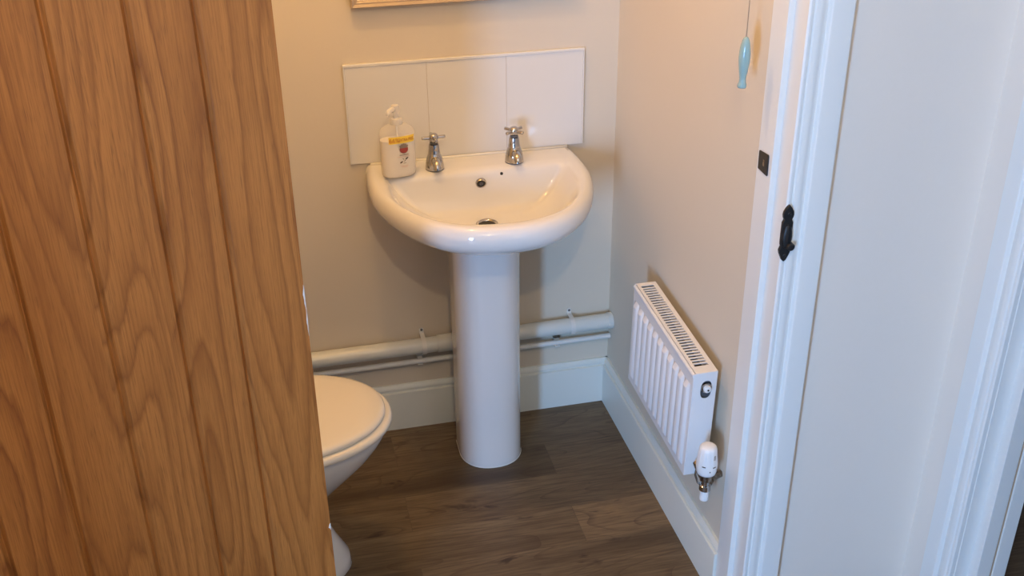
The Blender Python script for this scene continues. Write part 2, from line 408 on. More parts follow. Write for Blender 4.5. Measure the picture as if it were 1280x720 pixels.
for z in (0.013, 0.0945):
    bm = bmesh.new(); lathe(bm, [(0.0032, -0.003), (0.003, -0.0042), (0.001, -0.0046)], (0, 0, z), 14, 'y')
    link('screw', bm, 'black_iron', t, smooth=True)

# ------------------------------------------------------------------ pull cord
PX, PY, PZ = -0.055, -0.842, 1.199
t = empty('light_pull', (PX, PY, PZ), 'pale blue glazed ceramic light pull hanging on a cord', 'light pull')
bm = bmesh.new()
prof = [(0.0005, 0.0), (0.0075, 0.0008), (0.0085, 0.003), (0.0078, 0.007), (0.0062, 0.011), (0.0058, 0.016), (0.0066, 0.023), (0.0085, 0.034), (0.0100, 0.046), (0.0104, 0.056), (0.0099, 0.066), (0.0086, 0.076), (0.0066, 0.084), (0.0044, 0.089), (0.0018, 0.091)]
lathe(bm, prof, n=28); link('handle', bm, 'blue', t, smooth=True)
bm = bmesh.new(); tube(bm, [(0, 0, 0.090), (0.0, 0.0, 0.5), (0, 0, HC-PZ-0.02)], 0.0009, 8); link('cord', bm, 'cord', t, smooth=True)
bm = bmesh.new(); lathe(bm, [(0.03, HC-PZ), (0.03, HC-PZ-0.012), (0.018, HC-PZ-0.03), (0.004, HC-PZ-0.034)], n=28); link('ceiling_rose', bm, 'plastic_white', t, smooth=True, auto=0.6)

# ------------------------------------------------------------------ picture
px0, px1, pz0, pz1 = -0.6615, -0.118, 1.190, 1.60
t = empty('picture_frame', ((px0+px1)/2, 0, pz0), 'bronze framed picture with pale mount hanging above the tiled splashback', 'picture')
bm = bmesh.new()
W2 = (px1-px0)/2; HH = pz1-pz0
FP = [(0, -0.001), (0, -0.024), (0.003, -0.027), (0.006, -0.025), (0.009, -0.022), (0.012, -0.0225), (0.015, -0.020), (0.016, -0.012), (0.016, -0.001)]
corners = [(-W2, 0, 1, 1), (W2, 0, -1, 1), (W2, HH, -1, -1), (-W2, HH, 1, -1)]
rings = [[(x+sx*a, y, z+sz*a) for a, y in FP] for x, z, sx, sz in corners]
R = [[bm.verts.new(p) for p in r] for r in rings]
for i in range(4):
    a, b = R[i], R[(i+1) % 4]
    for k in range(len(FP)):
        l = (k+1) % len(FP); bm.faces.new((a[k], a[l], b[l], b[k]))
link('frame', bm, 'frame_wood', t)
bm = bmesh.new(); bx(bm, -W2+0.015, W2-0.015, -0.014, -0.006, 0.015, HH-0.015); link('mount', bm, 'mat_board', t)
bm = bmesh.new(); bx(bm, -W2+0.022, W2-0.022, -0.0155, -0.0142, 0.022, 0.0235); bx(bm, -W2+0.022, -W2+0.0235, -0.0155, -0.0142, 0.022, HH-0.022)
link('mount_line', bm, 'frame_wood', t)
bm = bmesh.new(); bx(bm, -W2+0.06, W2-0.06, -0.0152, -0.0141, 0.030, HH-0.05); link('print', bm, 'photo_dark', t)

# ------------------------------------------------------------------ splashback: three tiles and an edge trim
ZB, ZT = 0.803, 1.0552
XA, XB = -0.6917, -0.0899
t = empty('tile_splashback', ((XA+XB)/2, 0, ZB), 'white tiled splashback with a white edge trim behind the basin', 'splashback')
cx = (XA+XB)/2; tw = (XB-XA-0.006)/3
for k in range(3):
    a = XA-cx+0.003+k*tw
    link('tile', box(a+0.0006, a+tw-0.0006, -0.0072, -0.001, 0.0, ZT-ZB-0.006), 'tile', t, bevel=0.0008)
link('grout_line', box(XA-cx+0.003, XB-cx-0.003, -0.0062, -0.0005, 0.0, ZT-ZB-0.006), 'grout', t)
bm = bmesh.new(); bx(bm, XA-cx, XB-cx, -0.0095, -0.0003, ZT-ZB-0.0075, ZT-ZB); bx(bm, XA-cx, XA-cx+0.0035, -0.009, -0.0003, 0, ZT-ZB-0.0072); bx(bm, XB-cx-0.0035, XB-cx, -0.009, -0.0003, 0, ZT-ZB-0.0072)
link('edge_trim', bm, 'tile', t, bevel=0.0015)

# ------------------------------------------------------------------ washbasin
CX = -0.3885; ZR = 0.800
t = empty('pedestal_washbasin', (CX, 0, 0), 'white ceramic washbasin on a full pedestal against the back wall', 'washbasin')
basin_root = t
N = 96
def dring(hwb, hw, yb, yf, z, nx=2.35, corner=0.02):
    """D shape: straight back edge at yb, superelliptic front reaching yf. hwb half width at the back."""
    pts = []
    nb = 20
    for i in range(nb):                       # back edge left to right
        s = -1+2*i/nb
        pts.append((hwb*s, yb, z))
    nf = N-nb
    for i in range(nf+1):
        a = PI*i/nf
        c, s = math.cos(a), math.sin(a)
        x = math.copysign(abs(c)**(2/nx), c); yy = s**(2/nx)
        wid = hwb+(hw-hwb)*min(1, yy*2.6)
        pts.append((x*wid, yb+(yf-yb)*yy, z))
    return pts[:-1] if False else pts
def rounddown(prof): return prof
bm = bmesh.new()
rings = []
# underside from the pedestal outwards, then over the rolled rim, then into the bowl
yb = -0.001
RIMY = 0.010
for args in ((0.060, 0.075, -0.02, -0.245, 0.655), (0.085, 0.110, -0.012, -0.300, 0.668), (0.130, 0.160, -0.006, -0.365, 0.686), (0.180, 0.212, yb, -0.423, 0.706),
             (0.224, 0.247, yb, -0.460, 0.724), (0.250, 0.267, yb, -0.480, 0.738), (0.261, 0.277, yb, -0.4895, 0.750), (0.266, 0.2815, yb, -0.4935, 0.763),
             (0.2665, 0.2820, yb, -0.4940, 0.775), (0.2645, 0.2795, yb, -0.4915, 0.786), (0.2600, 0.2745, yb-0.001, -0.4865, 0.7945), (0.2530, 0.2670, -0.004, -0.4795, 0.7990),
             (0.2450, 0.2590, -0.020, -0.4715, ZR), (0.2360, 0.2480, -0.085, -0.4620, ZR-0.0005), (0.2290, 0.2380, -0.102, -0.4540, ZR-0.0035), (0.2230, 0.2310, -0.108, -0.4480, ZR-0.009),
             (0.2170, 0.2250, -0.112, -0.4420, ZR-0.018)):
    rings.append(dring(args[0], args[1]+0.001, args[2], args[3]+(0.020 if args[4] < 0.79 else 0.022), args[4]))
# bowl: the D melts into the round plug hole
D0 = dring(0.2170, 0.2260, -0.112, -0.4200, 0.0); D0 = [(x, y) for x, y, z in D0]
DX, DY, DR = 0.0, -0.203, 0.0255
C0 = []
for x, y in D0:
    a = math.atan2(y-DY, x-DX); C0.append((DX+DR*math.cos(a), DY+DR*math.sin(a)))
for q in (0.03, 0.06, 0.09, 0.13, 0.17, 0.22, 0.33, 0.45, 0.58, 0.70, 0.81, 0.90, 0.96, 1.0):
    z = ZR-0.018-0.088*(1-(1-q)**3.6)
    rings.append([(a[0]*(1-q)+b_[0]*q, a[1]*(1-q)+b_[1]*q, z) for a, b_ in zip(D0, C0)])
rings.append([(a[0], a[1], ZR-0.112) for a in C0])
loft(bm, rings)
b = link('basin', bm, 'ceramic', t, smooth=True)
# raised upstand along the wall and sealant bead
bm = bmesh.new(); tube(bm, [(-0.254, -0.0115, ZR+0.001), (0.254, -0.0115, ZR+0.001)], 0.0035, 10); link('sealant_bead', bm, 'sealant', t, smooth=True)
# pedestal: a tapering U in plan, open towards the wall
def uring(hw, yf, yb, z, n=2.2):
    pts = [(-hw*0.985, yb, z), (0, yb, z), (hw*0.985, yb, z)]
    k = 40; yc = yf+hw*1.02
    for i in range(k+1):
        a = PI*i/k; c, s = math.cos(a), math.sin(a)
        pts.append((math.copysign(abs(c)**(2/n), c)*hw, yc-(yc-yf)*s**(2/n), z))
    return pts
bm = bmesh.new()
rings = []
for z, hw, yf in ((0.0, 0.0835, -0.256), (0.004, 0.0840, -0.2575), (0.012, 0.0835, -0.2565), (0.15, 0.0835, -0.256), (0.45, 0.0838, -0.257), (0.60, 0.0850, -0.257), (0.655, 0.0875, -0.260), (0.677, 0.0900, -0.262)):
    rings.append(uring(hw, yf, -0.112, z))
loft(bm, rings)
link('pedestal', bm, 'ceramic', t, smooth=True, auto=0.9)
bm = bmesh.new(); loft(bm, [uring(0.0850, -0.2585, -0.111, 0.0), uring(0.0838, -0.2570, -0.111, 0.004)]); link('floor_seal', bm, 'sealant', t, smooth=True)
# overflow, plug hole, chain hole
def wall_disc(bm, c, prof, tilt, n=28):
    """lathe pointing along -y then tilted back by tilt"""
    rot = Matrix.Rotation(tilt, 3, 'X')
    rings = []
    for r, h in prof: rings.append([tuple(Vector(c)+rot @ Vector((r*math.cos(2*PI*i/n), -h, r*math.sin(2*PI*i/n)))) for i in range(n)])
    loft(bm, rings)
OV = (0.004, -0.1198, 0.7665)
TI = math.radians(16)
bm = bmesh.new(); wall_disc(bm, OV, [(0.0135, -0.004), (0.0135, 0.0015), (0.0125, 0.0030), (0.0110, 0.0032), (0.0095, 0.0015), (0.0095, -0.003)], TI)
o = link('overflow_ring', bm, 'chrome', t, smooth=True, auto=0.8)
bm = bmesh.new(); wall_disc(bm, OV, [(0.0096, -0.003), (0.0096, 0.0020)], TI); link('overflow_hole', bm, 'dark', o)
bm = bmesh.new(); wall_disc(bm, OV, [(0.0050, 0.0018), (0.0050, 0.0032), (0.003, 0.004)], TI, 16); link('overflow_grille', bm, 'slot', o, smooth=True)
bm = bmesh.new(); wall_disc(bm, (0.058, -0.1120, 0.7835), [(0.0036, -0.002), (0.0036, 0.0014), (0.002, 0.0016)], TI, 16); link('chain_hole', bm, 'dark', t)
bm = bmesh.new(); lathe(bm, [(0.026, ZR-0.1095), (0.0268, ZR-0.1045), (0.0240, ZR-0.1030), (0.019, ZR-0.1060), (0.019, ZR-0.1095)], (0, DY, 0), 32); w_ = link('plug_hole_ring', bm, 'chrome', t, smooth=True)
bm = bmesh.new(); lathe(bm, [(0.0188, ZR-0.1094), (0.0188, ZR-0.1068)], (0, DY, 0), 32); link('plug_hole', bm, 'dark', w_)

# ------------------------------------------------------------------ taps
def make_tap(x, y, hrot, label):
    t = empty('pillar_tap', (x, y, ZR), label, 'tap', 0, 'chrome taps on the basin')
    bm = bmesh.new()
    lathe(bm, [(0.0225, 0.0), (0.0233, 0.002), (0.0230, 0.007), (0.0220, 0.016), (0.0202, 0.025), (0.0176, 0.033), (0.0152, 0.0385), (0.0143, 0.0405)], n=36)
    o = link('body', bm, 'chrome', t, smooth=True, auto=0.8)
    bm = bmesh.new(); lathe(bm, [(0.0226, -0.0006), (0.0232, 0.0), (0.0230, 0.0022)], n=36); link('base_washer', bm, 'slot', t, smooth=True)
    bm = bmesh.new(); lathe(bm, [(0.0148, 0.040), (0.0152, 0.0415), (0.0144, 0.043), (0.0137, 0.050), (0.0128, 0.060), (0.0122, 0.0635)], n=32); link('bonnet', bm, 'chrome', t, smooth=True, auto=0.8)
    bm = bmesh.new(); lathe(bm, [(0.0080, 0.063), (0.0100, 0.0655), (0.0100, 0.0675), (0.0075, 0.069)], n=28); link('collar', bm, 'slot', t, smooth=True)
    bm = bmesh.new()
    tube(bm, [(0, -0.006, 0.024), (0, -0.016, 0.0255), (0, -0.026, 0.0250), (0, -0.034, 0.0220), (0, -0.039, 0.0160), (0, -0.0405, 0.0100)], [0.0105, 0.0105, 0.0100, 0.0098, 0.0095, 0.0095], 18)
    link('spout', bm, 'chrome', t, smooth=True, auto=1.0)
    bm = bmesh.new(); lathe(bm, [(0.0070, 0.067), (0.0082, 0.070), (0.0108, 0.073), (0.0118, 0.079), (0.0112, 0.085), (0.0092, 0.0885), (0.0058, 0.0905), (0.0015, 0.0912)], n=28)
    h = link('handle_hub', bm, 'chrome', t, smooth=True)
    for k in range(4):
        a = hrot+k*PI/2; bm = bmesh.new(); d = Vector((math.cos(a), math.sin(a), 0))
        tube(bm, [tuple(d*0.006+Vector((0, 0, 0.080))), tuple(d*0.024+Vector((0, 0, 0.080))), tuple(d*0.0285+Vector((0, 0, 0.080))), tuple(d*0.0295+Vector((0, 0, 0.080)))], [0.0042, 0.0042, 0.0042, 0.0030], 14)
        link('handle_arm', bm, 'chrome', h, smooth=True, auto=0.9)
    return t
make_tap(CX-0.1025, -0.076, math.radians(4), 'left chrome cross-head tap beside the soap bottle')
make_tap(CX+0.0985, -0.078, math.radians(38), 'right chrome cross-head tap with its handle turned diagonally')

# ------------------------------------------------------------------ soap bottle
SB = empty('soap_bottle', (-0.5825, -0.098, ZR), 'clear pump bottle of white liquid soap with a yellow band on the basin edge', 'soap bottle', math.radians(9))
def oval(hw, hd, z, n=2.6, k=48):
    pts = []
    for i in range(k):
        a = 2*PI*i/k; c, s = math.cos(a), math.sin(a)
        pts.append((math.copysign(abs(c)**(2/n), c)*hw, math.copysign(abs(s)**(2/n), s)*hd, z))
    return pts
BP = [(0.026, 0.014, 0.001), (0.036, 0.019, 0.000), (0.0405, 0.0215, 0.003), (0.0425, 0.0230, 0.010), (0.0430, 0.0235, 0.030), (0.0432, 0.0235, 0.070), (0.0435, 0.0232, 0.100), (0.0425, 0.0225, 0.112), (0.0385, 0.0205, 0.121), (0.030, 0.0175, 0.1265), (0.020, 0.0145, 0.1290), (0.0135, 0.0125, 0.1305), (0.0125, 0.0122, 0.134)]
bm = bmesh.new(); loft(bm, [oval(a, b_, z) for a, b_, z in BP]); link('bottle_shell', bm, 'clear', SB, smooth=True)
bm = bmesh.new(); loft(bm, [oval(a-0.0015, b_-0.0015, z+0.0015) for a, b_, z in BP[:6]] + [oval(0.0418, 0.0218, 0.094), oval(0.0400, 0.0200, 0.0945)]); link('liquid_soap', bm, 'liquid', SB, smooth=True, auto=0.9)
bm = bmesh.new(); lathe(bm, [(0.0145, 0.131), (0.0150, 0.132), (0.0150, 0.142), (0.0135, 0.145), (0.006, 0.146), (0.0055, 0.158), (0.0085, 0.159), (0.0100, 0.163), (0.0100, 0.172), (0.0085, 0.1765), (0.004, 0.178)], n=28)
pmp = link('pump', bm, 'frosted', SB, smooth=True, auto=0.8)
bm = bmesh.new(); tube(bm, [(0, 0, 0.168), (-0.010, -0.008, 0.1695), (-0.021, -0.016, 0.1680), (-0.026, -0.020, 0.1600)], [0.006, 0.0058, 0.0050, 0.0040], 14); link('nozzle', bm, 'frosted', pmp, smooth=True)
bm = bmesh.new(); tube(bm, [(0, 0, 0.131), (0.002, 0, 0.06), (0.006, 0, 0.01)], 0.0022, 8); link('dip_tube', bm, 'plastic_white', pmp, smooth=True)
# printed front: it follows the curved face of the bottle
def face_y(x, off=0.0006, hw=0.0432, hd=0.0235, n=2.6):
    u = min(0.999, abs(x)/hw); return -(hd*(1-u**n)**(1/n))-off
def patch(outline_fn, nx, nz, x0, x1, z0, z1, off=0.0006):
    bm = bmesh.new(); V = {}
    for i in range(nx+1):
        for j in range(nz+1):
            x = x0+(x1-x0)*i/nx; z = z0+(z1-z0)*j/nz; V[i, j] = bm.verts.new((x, face_y(x, off), z))
    for i in range(nx):
        for j in range(nz): bm.faces.new((V[i, j], V[i+1, j], V[i+1, j+1], V[i, j+1]))
    g = bmesh.ops.extrude_face_region(bm, geom=bm.faces[:])
    for v in [q for q in g['geom'] if isinstance(q, bmesh.types.BMVert)]: v.co.y -= 0.0002
    return bm
link('yellow_band', patch(None, 20, 1, -0.0270, 0.0365, 0.0890, 0.1060), 'yellow', SB)
def text_mesh(name, body, size, cxx, zz, mat, off=0.001, sx=1.0, parent=SB):
    cu = bpy.data.curves.new(name, 'FONT'); cu.body = body; cu.size = size; cu.align_x = 'CENTER'; cu.extrude = 0.00012;
    ob = bpy.data.objects.new(name+'_curve', cu); COL.objects.link(ob)
    bpy.context.view_layer.update()
    me = bpy.data.meshes.new_from_object(ob.evaluated_get(bpy.context.evaluated_depsgraph_get()))
    bpy.data.objects.remove(ob, do_unlink=True)
    for v in me.vertices:
        x, y, z = v.co; X = cxx+x*sx; v.co = (X, face_y(X, off)-z, zz+y)
    me.materials.clear(); me.materials.append(M[mat])
    o = bpy.data.objects.new(name, me); COL.objects.link(o); o.parent = parent
    return o
text_mesh('band_lettering', '66%', 0.0150, -0.0140, 0.0920, 'orange_ink', 0.0011, 1.0)
text_mesh('band_lettering', 'EXTRA FREE', 0.0105, 0.0165, 0.0935, 'orange_ink', 0.0011, 0.66)
# round crest
bm = bmesh.new(); k = 28
def disc(bm, cxx, zz, r, off, sx=1, pts=None):
    vs = [bm.verts.new((cxx+math.cos(2*PI*i/k)*r*sx, face_y(cxx+math.cos(2*PI*i/k)*r*sx, off), zz+math.sin(2*PI*i/k)*r)) for i in range(k)]
    bm.faces.new(vs)
disc(bm, 0.0085, 0.0735, 0.0108, 0.0008); link('crest', bm, 'grey_ink', SB)
bm = bmesh.new()
for i in range(5):
    a = math.radians(42+24*i); cc = (0.0085+math.cos(a)*0.0118, 0.0735+math.sin(a)*0.0118)
    disc(bm, cc[0], cc[1], 0.0024, 0.0009)
link('crest_point', bm, 'grey_ink', SB)
bm = bmesh.new(); pts = [(-0.0105, 0.0035), (0.0105, 0.0035), (0.0095, -0.0045), (0.005, -0.0085), (-0.005, -0.0085), (-0.0095, -0.0045)]
bm.faces.new([bm.verts.new((0.0085+a, face_y(0.0085+a, 0.0012), 0.0730+b_)) for a, b_ in pts]); link('crest_band', bm, 'red_ink', SB)
for x0, x1, z0, z1, mt in ((-0.003, 0.020, 0.0585, 0.0603, 'grey_ink'), (-0.008, 0.023, 0.0545, 0.0555, 'pink_ink'), (-0.001, 0.018, 0.0310, 0.0320, 'pink_ink'), (0.001, 0.016, 0.0280, 0.0288, 'pink_ink')):
    link('label_line', patch(None, 8, 1, x0, x1, z0, z1, 0.0007), mt, SB)
# sprig mark: two leaves on a curved stem
def leaf_poly(cxx, zz, L, Wd, ang):
    bm_pts = []
    for i in range(12):
        a = 2*PI*i/12; u = L*math.cos(a); v = Wd*math.sin(a)*(1-0.35*math.cos(a))
        bm_pts.append((cxx+u*math.cos(ang)-v*math.sin(ang), zz+u*math.sin(ang)+v*math.cos(ang)))
    return bm_pts
bm = bmesh.new()
for args in ((0.0150, 0.0500, 0.0042, 0.0017, 0.6), (0.0010, 0.0415, 0.0044, 0.0017, 0.5), (0.0060, 0.0490, 0.0030, 0.0007, -0.9), (0.0105, 0.0455, 0.0050, 0.0006, 0.9), (0.0095, 0.0385, 0.0045, 0.0005, 0.1)):
    bm.faces.new([bm.verts.new((a, face_y(a, 0.001), c_)) for a, c_ in leaf_poly(*args)])
link('sprig_mark', bm, 'black_ink', SB)

# ------------------------------------------------------------------ pipes on the back wall
bm = bmesh.new(); tube(bm, [(XL+0.001, -0.030, 0.266), (-0.9, -0.030, 0.2685), (-0.0015, -0.030, 0.2765)], 0.0215, 28)
t = empty('waste_pipe', (XL, 0, 0.24), 'thick white waste pipe running along the back wall behind the pedestal', 'pipe')
for v in bm.verts: v.co -= Vector(t.location)
link('pipe', bm, 'pipe', t, smooth=True, auto=1.0)
bm = bmesh.new(); tube(bm, [(-0.013, -0.030, 0.2765), (-0.0008, -0.030, 0.2766)], 0.0235, 28)
for v in bm.verts: v.co -= Vector(t.location)
link('end_collar', bm, 'pipe', t, smooth=True, auto=1.0)
bm = bmesh.new(); tube(bm, [(-0.500, -0.030, 0.2721), (-0.455, -0.030, 0.2725)], 0.0242, 28)
for v in bm.verts: v.co -= Vector(t.location)
link('coupling', bm, 'pipe', t, smooth=True, auto=1.0)
t2 = empty('supply_pipe', (XL, 0, 0.20), 'thin white water pipe running under the thick waste pipe', 'pipe')
bm = bmesh.new(); tube(bm, [(XL+0.001, -0.021, 0.2145), (-0.001, -0.021, 0.2215)], 0.0075, 18)
for v in bm.verts: v.co -= Vector(t2.location)
link('pipe', bm, 'clip', t2, smooth=True, auto=1.0)
def strap(x, zc, label):
    t = empty('pipe_strap', (x, 0, zc), label, 'pipe clip', 0, 'straps over the thick waste pipe')
    bm = bmesh.new(); w2 = 0.0062; yc = -0.030; r = 0.0222; r2 = 0.0240
    prof = [(-0.001, 0.040), (-0.001, 0.026)]
    arc = [(yc+r2*math.cos(a), r2*math.sin(a)) for a in [PI*0.36+(PI*1.64-PI*0.36)*i/18 for i in range(19)]]
    path = [(-0.0012, 0.036), (-0.0012, 0.029), (-0.005, 0.0245)] + arc[2:]
    th = 0.0016
    rings = []
    for s in (-w2, w2):
        inner = []
        for i, (y, z) in enumerate(path):
            a, b_ = path[max(i-1, 0)], path[min(i+1, len(path)-1)]
            d = Vector((b_[0]-a[0], b_[1]-a[1])).normalized(); nn = Vector((-d.y, d.x))
            inner.append((y+nn.x*th, z+nn.y*th))
        rings.append([(s, y, z) for y, z in path]+[(s, y, z) for y, z in reversed(inner)])
    # quads between the outer and inner line and across the width
    A = [bm.verts.new(p) for p in rings[0]]; B = [bm.verts.new(p) for p in rings[1]]
    n = len(A); m_ = n//2
    for i in range(n):
        j = (i+1) % n; bm.faces.new((A[i], A[j], B[j], B[i]))
    for V in (A, B):
        for i in range(m_-1): bm.faces.new((V[i], V[i+1], V[n-2-i], V[n-1-i]))
    link('strap', bm, 'clip', t, bevel=0.0004)
    bm = bmesh.new(); lathe(bm, [(0.0062, -0.0005), (0.0062, -0.0028)], (0, 0, 0.034), 20, 'y'); link('fixing_tab', bm, 'clip', t)
    bm = bmesh.new(); lathe(bm, [(0.0034, -0.0026), (0.0034, -0.0040), (0.002, -0.0048)], (0, 0, 0.034), 14, 'y'); link('screw', bm, 'slot', t)
strap(-0.5375, 0.2717, 'white strap over the waste pipe left of the pedestal')
strap(-0.1180, 0.2755, 'white strap over the waste pipe right of the pedestal')
def small_clip(x, zc, label, mt='clip'):
    t = empty('pipe_clip', (x, 0, zc), label, 'pipe clip', 0, 'clips on the thin water pipe')
    bm = bmesh.new(); bx(bm, -0.007, 0.007, -0.012, -0.0005, -0.007, 0.007)
    for s in (-1, 1):
        bx(bm, -0.007, 0.007, -0.029, -0.0121, s*0.0085-0.0012, s*0.0085+0.0012)
    link('clip_body', bm, 'clip', t, bevel=0.0008)
    bm = bmesh.new(); bx(bm, -0.009, 0.011, -0.010, -0.002, 0.009, 0.013); link('clip_tab', bm, mt, t, bevel=0.0008)
small_clip(-0.548, 0.2190, 'small clip on the thin pipe left of the pedestal')
small_clip(-0.157, 0.2205, 'small clip on the thin pipe right of the pedestal', 'brass')

# ------------------------------------------------------------------ radiator
RY0, RY1, RZ0, RZ1, RF, RB = -0.7700, -0.3870, 0.3060, 0.5790, -0.0820, -0.0220
t = empty('radiator', (-0.0500, (RY0+RY1)/2, RZ0), 'small white panel radiator with a top grille on the right wall', 'radiator')
t.rotation_euler = (0.050, 0, 0)
L2 = (RY1-RY0)/2; RH = RZ1-RZ0; xf, xb = RF+0.05, RB+0.05
# fluted front panel
bm = bmesh.new()
nfl = 11; pitch = (2*L2-0.024)/nfl
us = []     # (y, depth) along the panel at mid height
y = -L2+0.012
flute = [(0.0, 0.0), (0.09, 0.0), (0.20, 0.0055), (0.30, 0.007), (0.70, 0.007), (0.80, 0.0055), (0.91, 0.0)]
seq = [(-L2+0.0012, 0.0)]
for k in range(nfl):
    for a, d in flute: seq.append((-L2+0.012+(k+a)*pitch, d))
seq.append((L2-0.0012, 0.0))
zs = [(0.001, 0), (0.012, 0), (0.018, 0.0), (0.030, 1.0), (RH-0.048, 1.0), (RH-0.036, 0.0), (RH-0.020, 0), (RH-0.011, 0)]
V = [[bm.verts.new((xf+0.007-d*s, yy, z)) for yy, d in seq] for z, s in zs]
for a, b_ in zip(V, V[1:]):
    for i in range(len(seq)-1): bm.faces.new((a[i], a[i+1], b_[i+1], b_[i]))
# back of the panel
g = bmesh.ops.extrude_face_region(bm, geom=bm.faces[:])
for v in [q for q in g['geom'] if isinstance(q, bmesh.types.BMVert)]: v.co.x = xf+0.012
link('front_panel', bm, 'rad', t, smooth=True, auto=0.5)
# rounded top edge of the front panel
bm = bmesh.new()
prof = [(xf+0.007, RH-0.012), (xf+0.0045, RH-0.0085), (xf+0.0045, RH-0.0055), (xf+0.0065, RH-0.0025), (xf+0.0095, RH-0.0015), (xf+0.0115, RH-0.004), (xf+0.0115, RH-0.012)]
loft(bm, [[(a, -L2+0.001, b_) for a, b_ in prof], [(a, L2-0.001, b_) for a, b_ in prof]]); link('panel_top_edge', bm, 'rad', t, smooth=True, auto=0.9)
bm = bmesh.new(); bx(bm, xb-0.009, xb-0.003, -L2+0.004, L2-0.004, 0.004, RH-0.010); link('rear_panel', bm, 'rad', t, bevel=0.002)
# convector fins
bm = bmesh.new()
for k in range(36):
    yy = -L2+0.016+k*(2*L2-0.032)/35; bx(bm, xf+0.0125, xb-0.0095, yy-0.0006, yy+0.0006, 0.02, RH-0.03)
link('convector_fins', bm, 'slot', t)
# top grille with slots
bm = bmesh.new(); gx0, gx1 = xf+0.0115, xb
sx0, sx1 = gx0+0.0070, gx1-0.0105
bx(bm, gx0, sx0, -L2, L2, RH-0.002, RH); bx(bm, sx1, gx1, -L2, L2, RH-0.002, RH)
ns = 32; y0g, y1g = -L2+0.026, L2-0.014
bx(bm, sx0, sx1, -L2, y0g, RH-0.002, RH); bx(bm, sx0, sx1, y1g, L2, RH-0.002, RH)
stp = (y1g-y0g)/ns
for k in range(1, ns):
    yy = y0g+k*stp; bx(bm, sx0, sx1, yy-0.0021, yy+0.0021, RH-0.002, RH)
bx(bm, gx0, gx0+0.0012, -L2, L2, RH-0.010, RH-0.0018)
link('top_grille', bm, 'rad', t)
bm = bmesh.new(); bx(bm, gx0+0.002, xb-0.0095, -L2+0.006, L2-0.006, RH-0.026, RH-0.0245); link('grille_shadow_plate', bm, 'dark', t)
# end covers; the near one has the keyhole-shaped cut-out
def end_cover(yy, th, hole):
    bm = bmesh.new()
    x0, x1, z0, z1 = xf+0.0085, xb, 0.002, RH-0.0005
    if not hole:
        bx(bm, x0, x1, yy, yy+th, z0, z1); return bm
    cxh, czh, hw, hh = (x0+x1)/2+0.003, RH-0.044, 0.0125, 0.0225
    k = 48; outer, inner = [], []
    for i in range(k):
        a = 2*PI*i/k; c, s = math.cos(a), math.sin(a)
        inner.append((cxh+hw*math.copysign(abs(c)**0.8, c), czh+hh*math.copysign(abs(s)**0.8, s)))
        # ray to the rectangle
        tx = ((x1 if c > 0 else x0)-cxh)/c if abs(c) > 1e-6 else 1e9
        tz = ((z1 if s > 0 else czh-0.045)-czh)/s if abs(s) > 1e-6 else 1e9
        q = min(tx, tz); outer.append((cxh+c*q, czh+s*q))
    for i in range(k):
        for X, Z in ((x0, z1), (x1, z1), (x0, czh-0.045), (x1, czh-0.045)):
            pass
    corners = [(x1, z1), (x0, z1), (x0, czh-0.045), (x1, czh-0.045)]
    for X, Z in corners:     # snap the nearest outer point onto each corner
        j = min(range(k), key=lambda i: (outer[i][0]-X)**2+(outer[i][1]-Z)**2); outer[j] = (X, Z)
    rings = [[(a, yy, b_) for a, b_ in outer], [(a, yy, b_) for a, b_ in inner], [(a, yy+th, b_) for a, b_ in inner], [(a, yy+th, b_) for a, b_ in outer]]
    R = [[bm.verts.new(p) for p in r] for r in rings]
    for r in range(4):
        A, B = R[r], R[(r+1) % 4]
        for i in range(k): bm.faces.new((A[i], A[(i+1) % k], B[(i+1) % k], B[i]))
    bx(bm, x0, x1, yy, yy+th, z0, czh-0.045)
    return bm
link('end_cover', end_cover(-L2-0.0005, 0.0016, True), 'rad', t)
link('end_cover', end_cover(L2-0.001, 0.0016, False), 'rad', t)
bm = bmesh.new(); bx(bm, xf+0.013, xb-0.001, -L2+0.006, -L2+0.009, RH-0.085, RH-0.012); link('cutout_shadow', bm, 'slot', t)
ex, ez = (xf+0.0085+xb)/2+0.003, RH-0.040
bm = bmesh.new(); lathe(bm, [(0.0115, 0.006-L2), (0.0120, -0.001-L2), (0.0110, -0.0025-L2), (0.0085, -0.003-L2)], (ex, 0, ez), 6+18, 'y'); bv = link('bleed_plug', bm, 'chrome', t, smooth=True, auto=0.7)
bm = bmesh.new(); lathe(bm, [(0.0082, -0.002-L2), (0.0078, -0.009-L2), (0.0060, -0.0105-L2)], (ex+0.0005, 0, ez+0.001), 22, 'y'); link('bleed_cap', bm, 'plastic_white', bv, smooth=True, auto=0.7)
bm = bmesh.new(); lathe(bm, [(0.0022, -0.010-L2), (0.0020, -0.0118-L2)], (ex+0.0005, 0, ez+0.001), 12, 'y'); link('bleed_screw', bm, 'dark', bv)
# wall brackets
for yy in (-L2+0.07, L2-0.07):
    link('wall_bracket', box(xb-0.004, 0.0490, yy-0.012, yy+0.012, 0.03, RH-0.12), 'rad', t)
# dark lockshield valve at the far end, low
bm = bmesh.new(); tube(bm, [(xf+0.030, L2-0.002, 0.042), (xf+0.030, L2+0.022, 0.042)], 0.009, 16); lk = link('lockshield_valve', bm, 'dark', t, smooth=True, auto=0.9)
bm = bmesh.new(); tube(bm, [(xf+0.030, L2+0.016, 0.024), (xf+0.030, L2+0.016, 0.062)], [0.011, 0.010], 16); link('valve_cap', bm, 'dark', lk, smooth=True, auto=0.9)
bm = bmesh.new(); tube(bm, [(xf+0.030, L2+0.016, 0.026), (xf+0.030, L2+0.016, 0.008), (xf+0.040, L2+0.016, 0.0), (0.0490, L2+0.016, 0.0)], 0.006, 12); link('valve_pipe', bm, 'slot', lk, smooth=True)

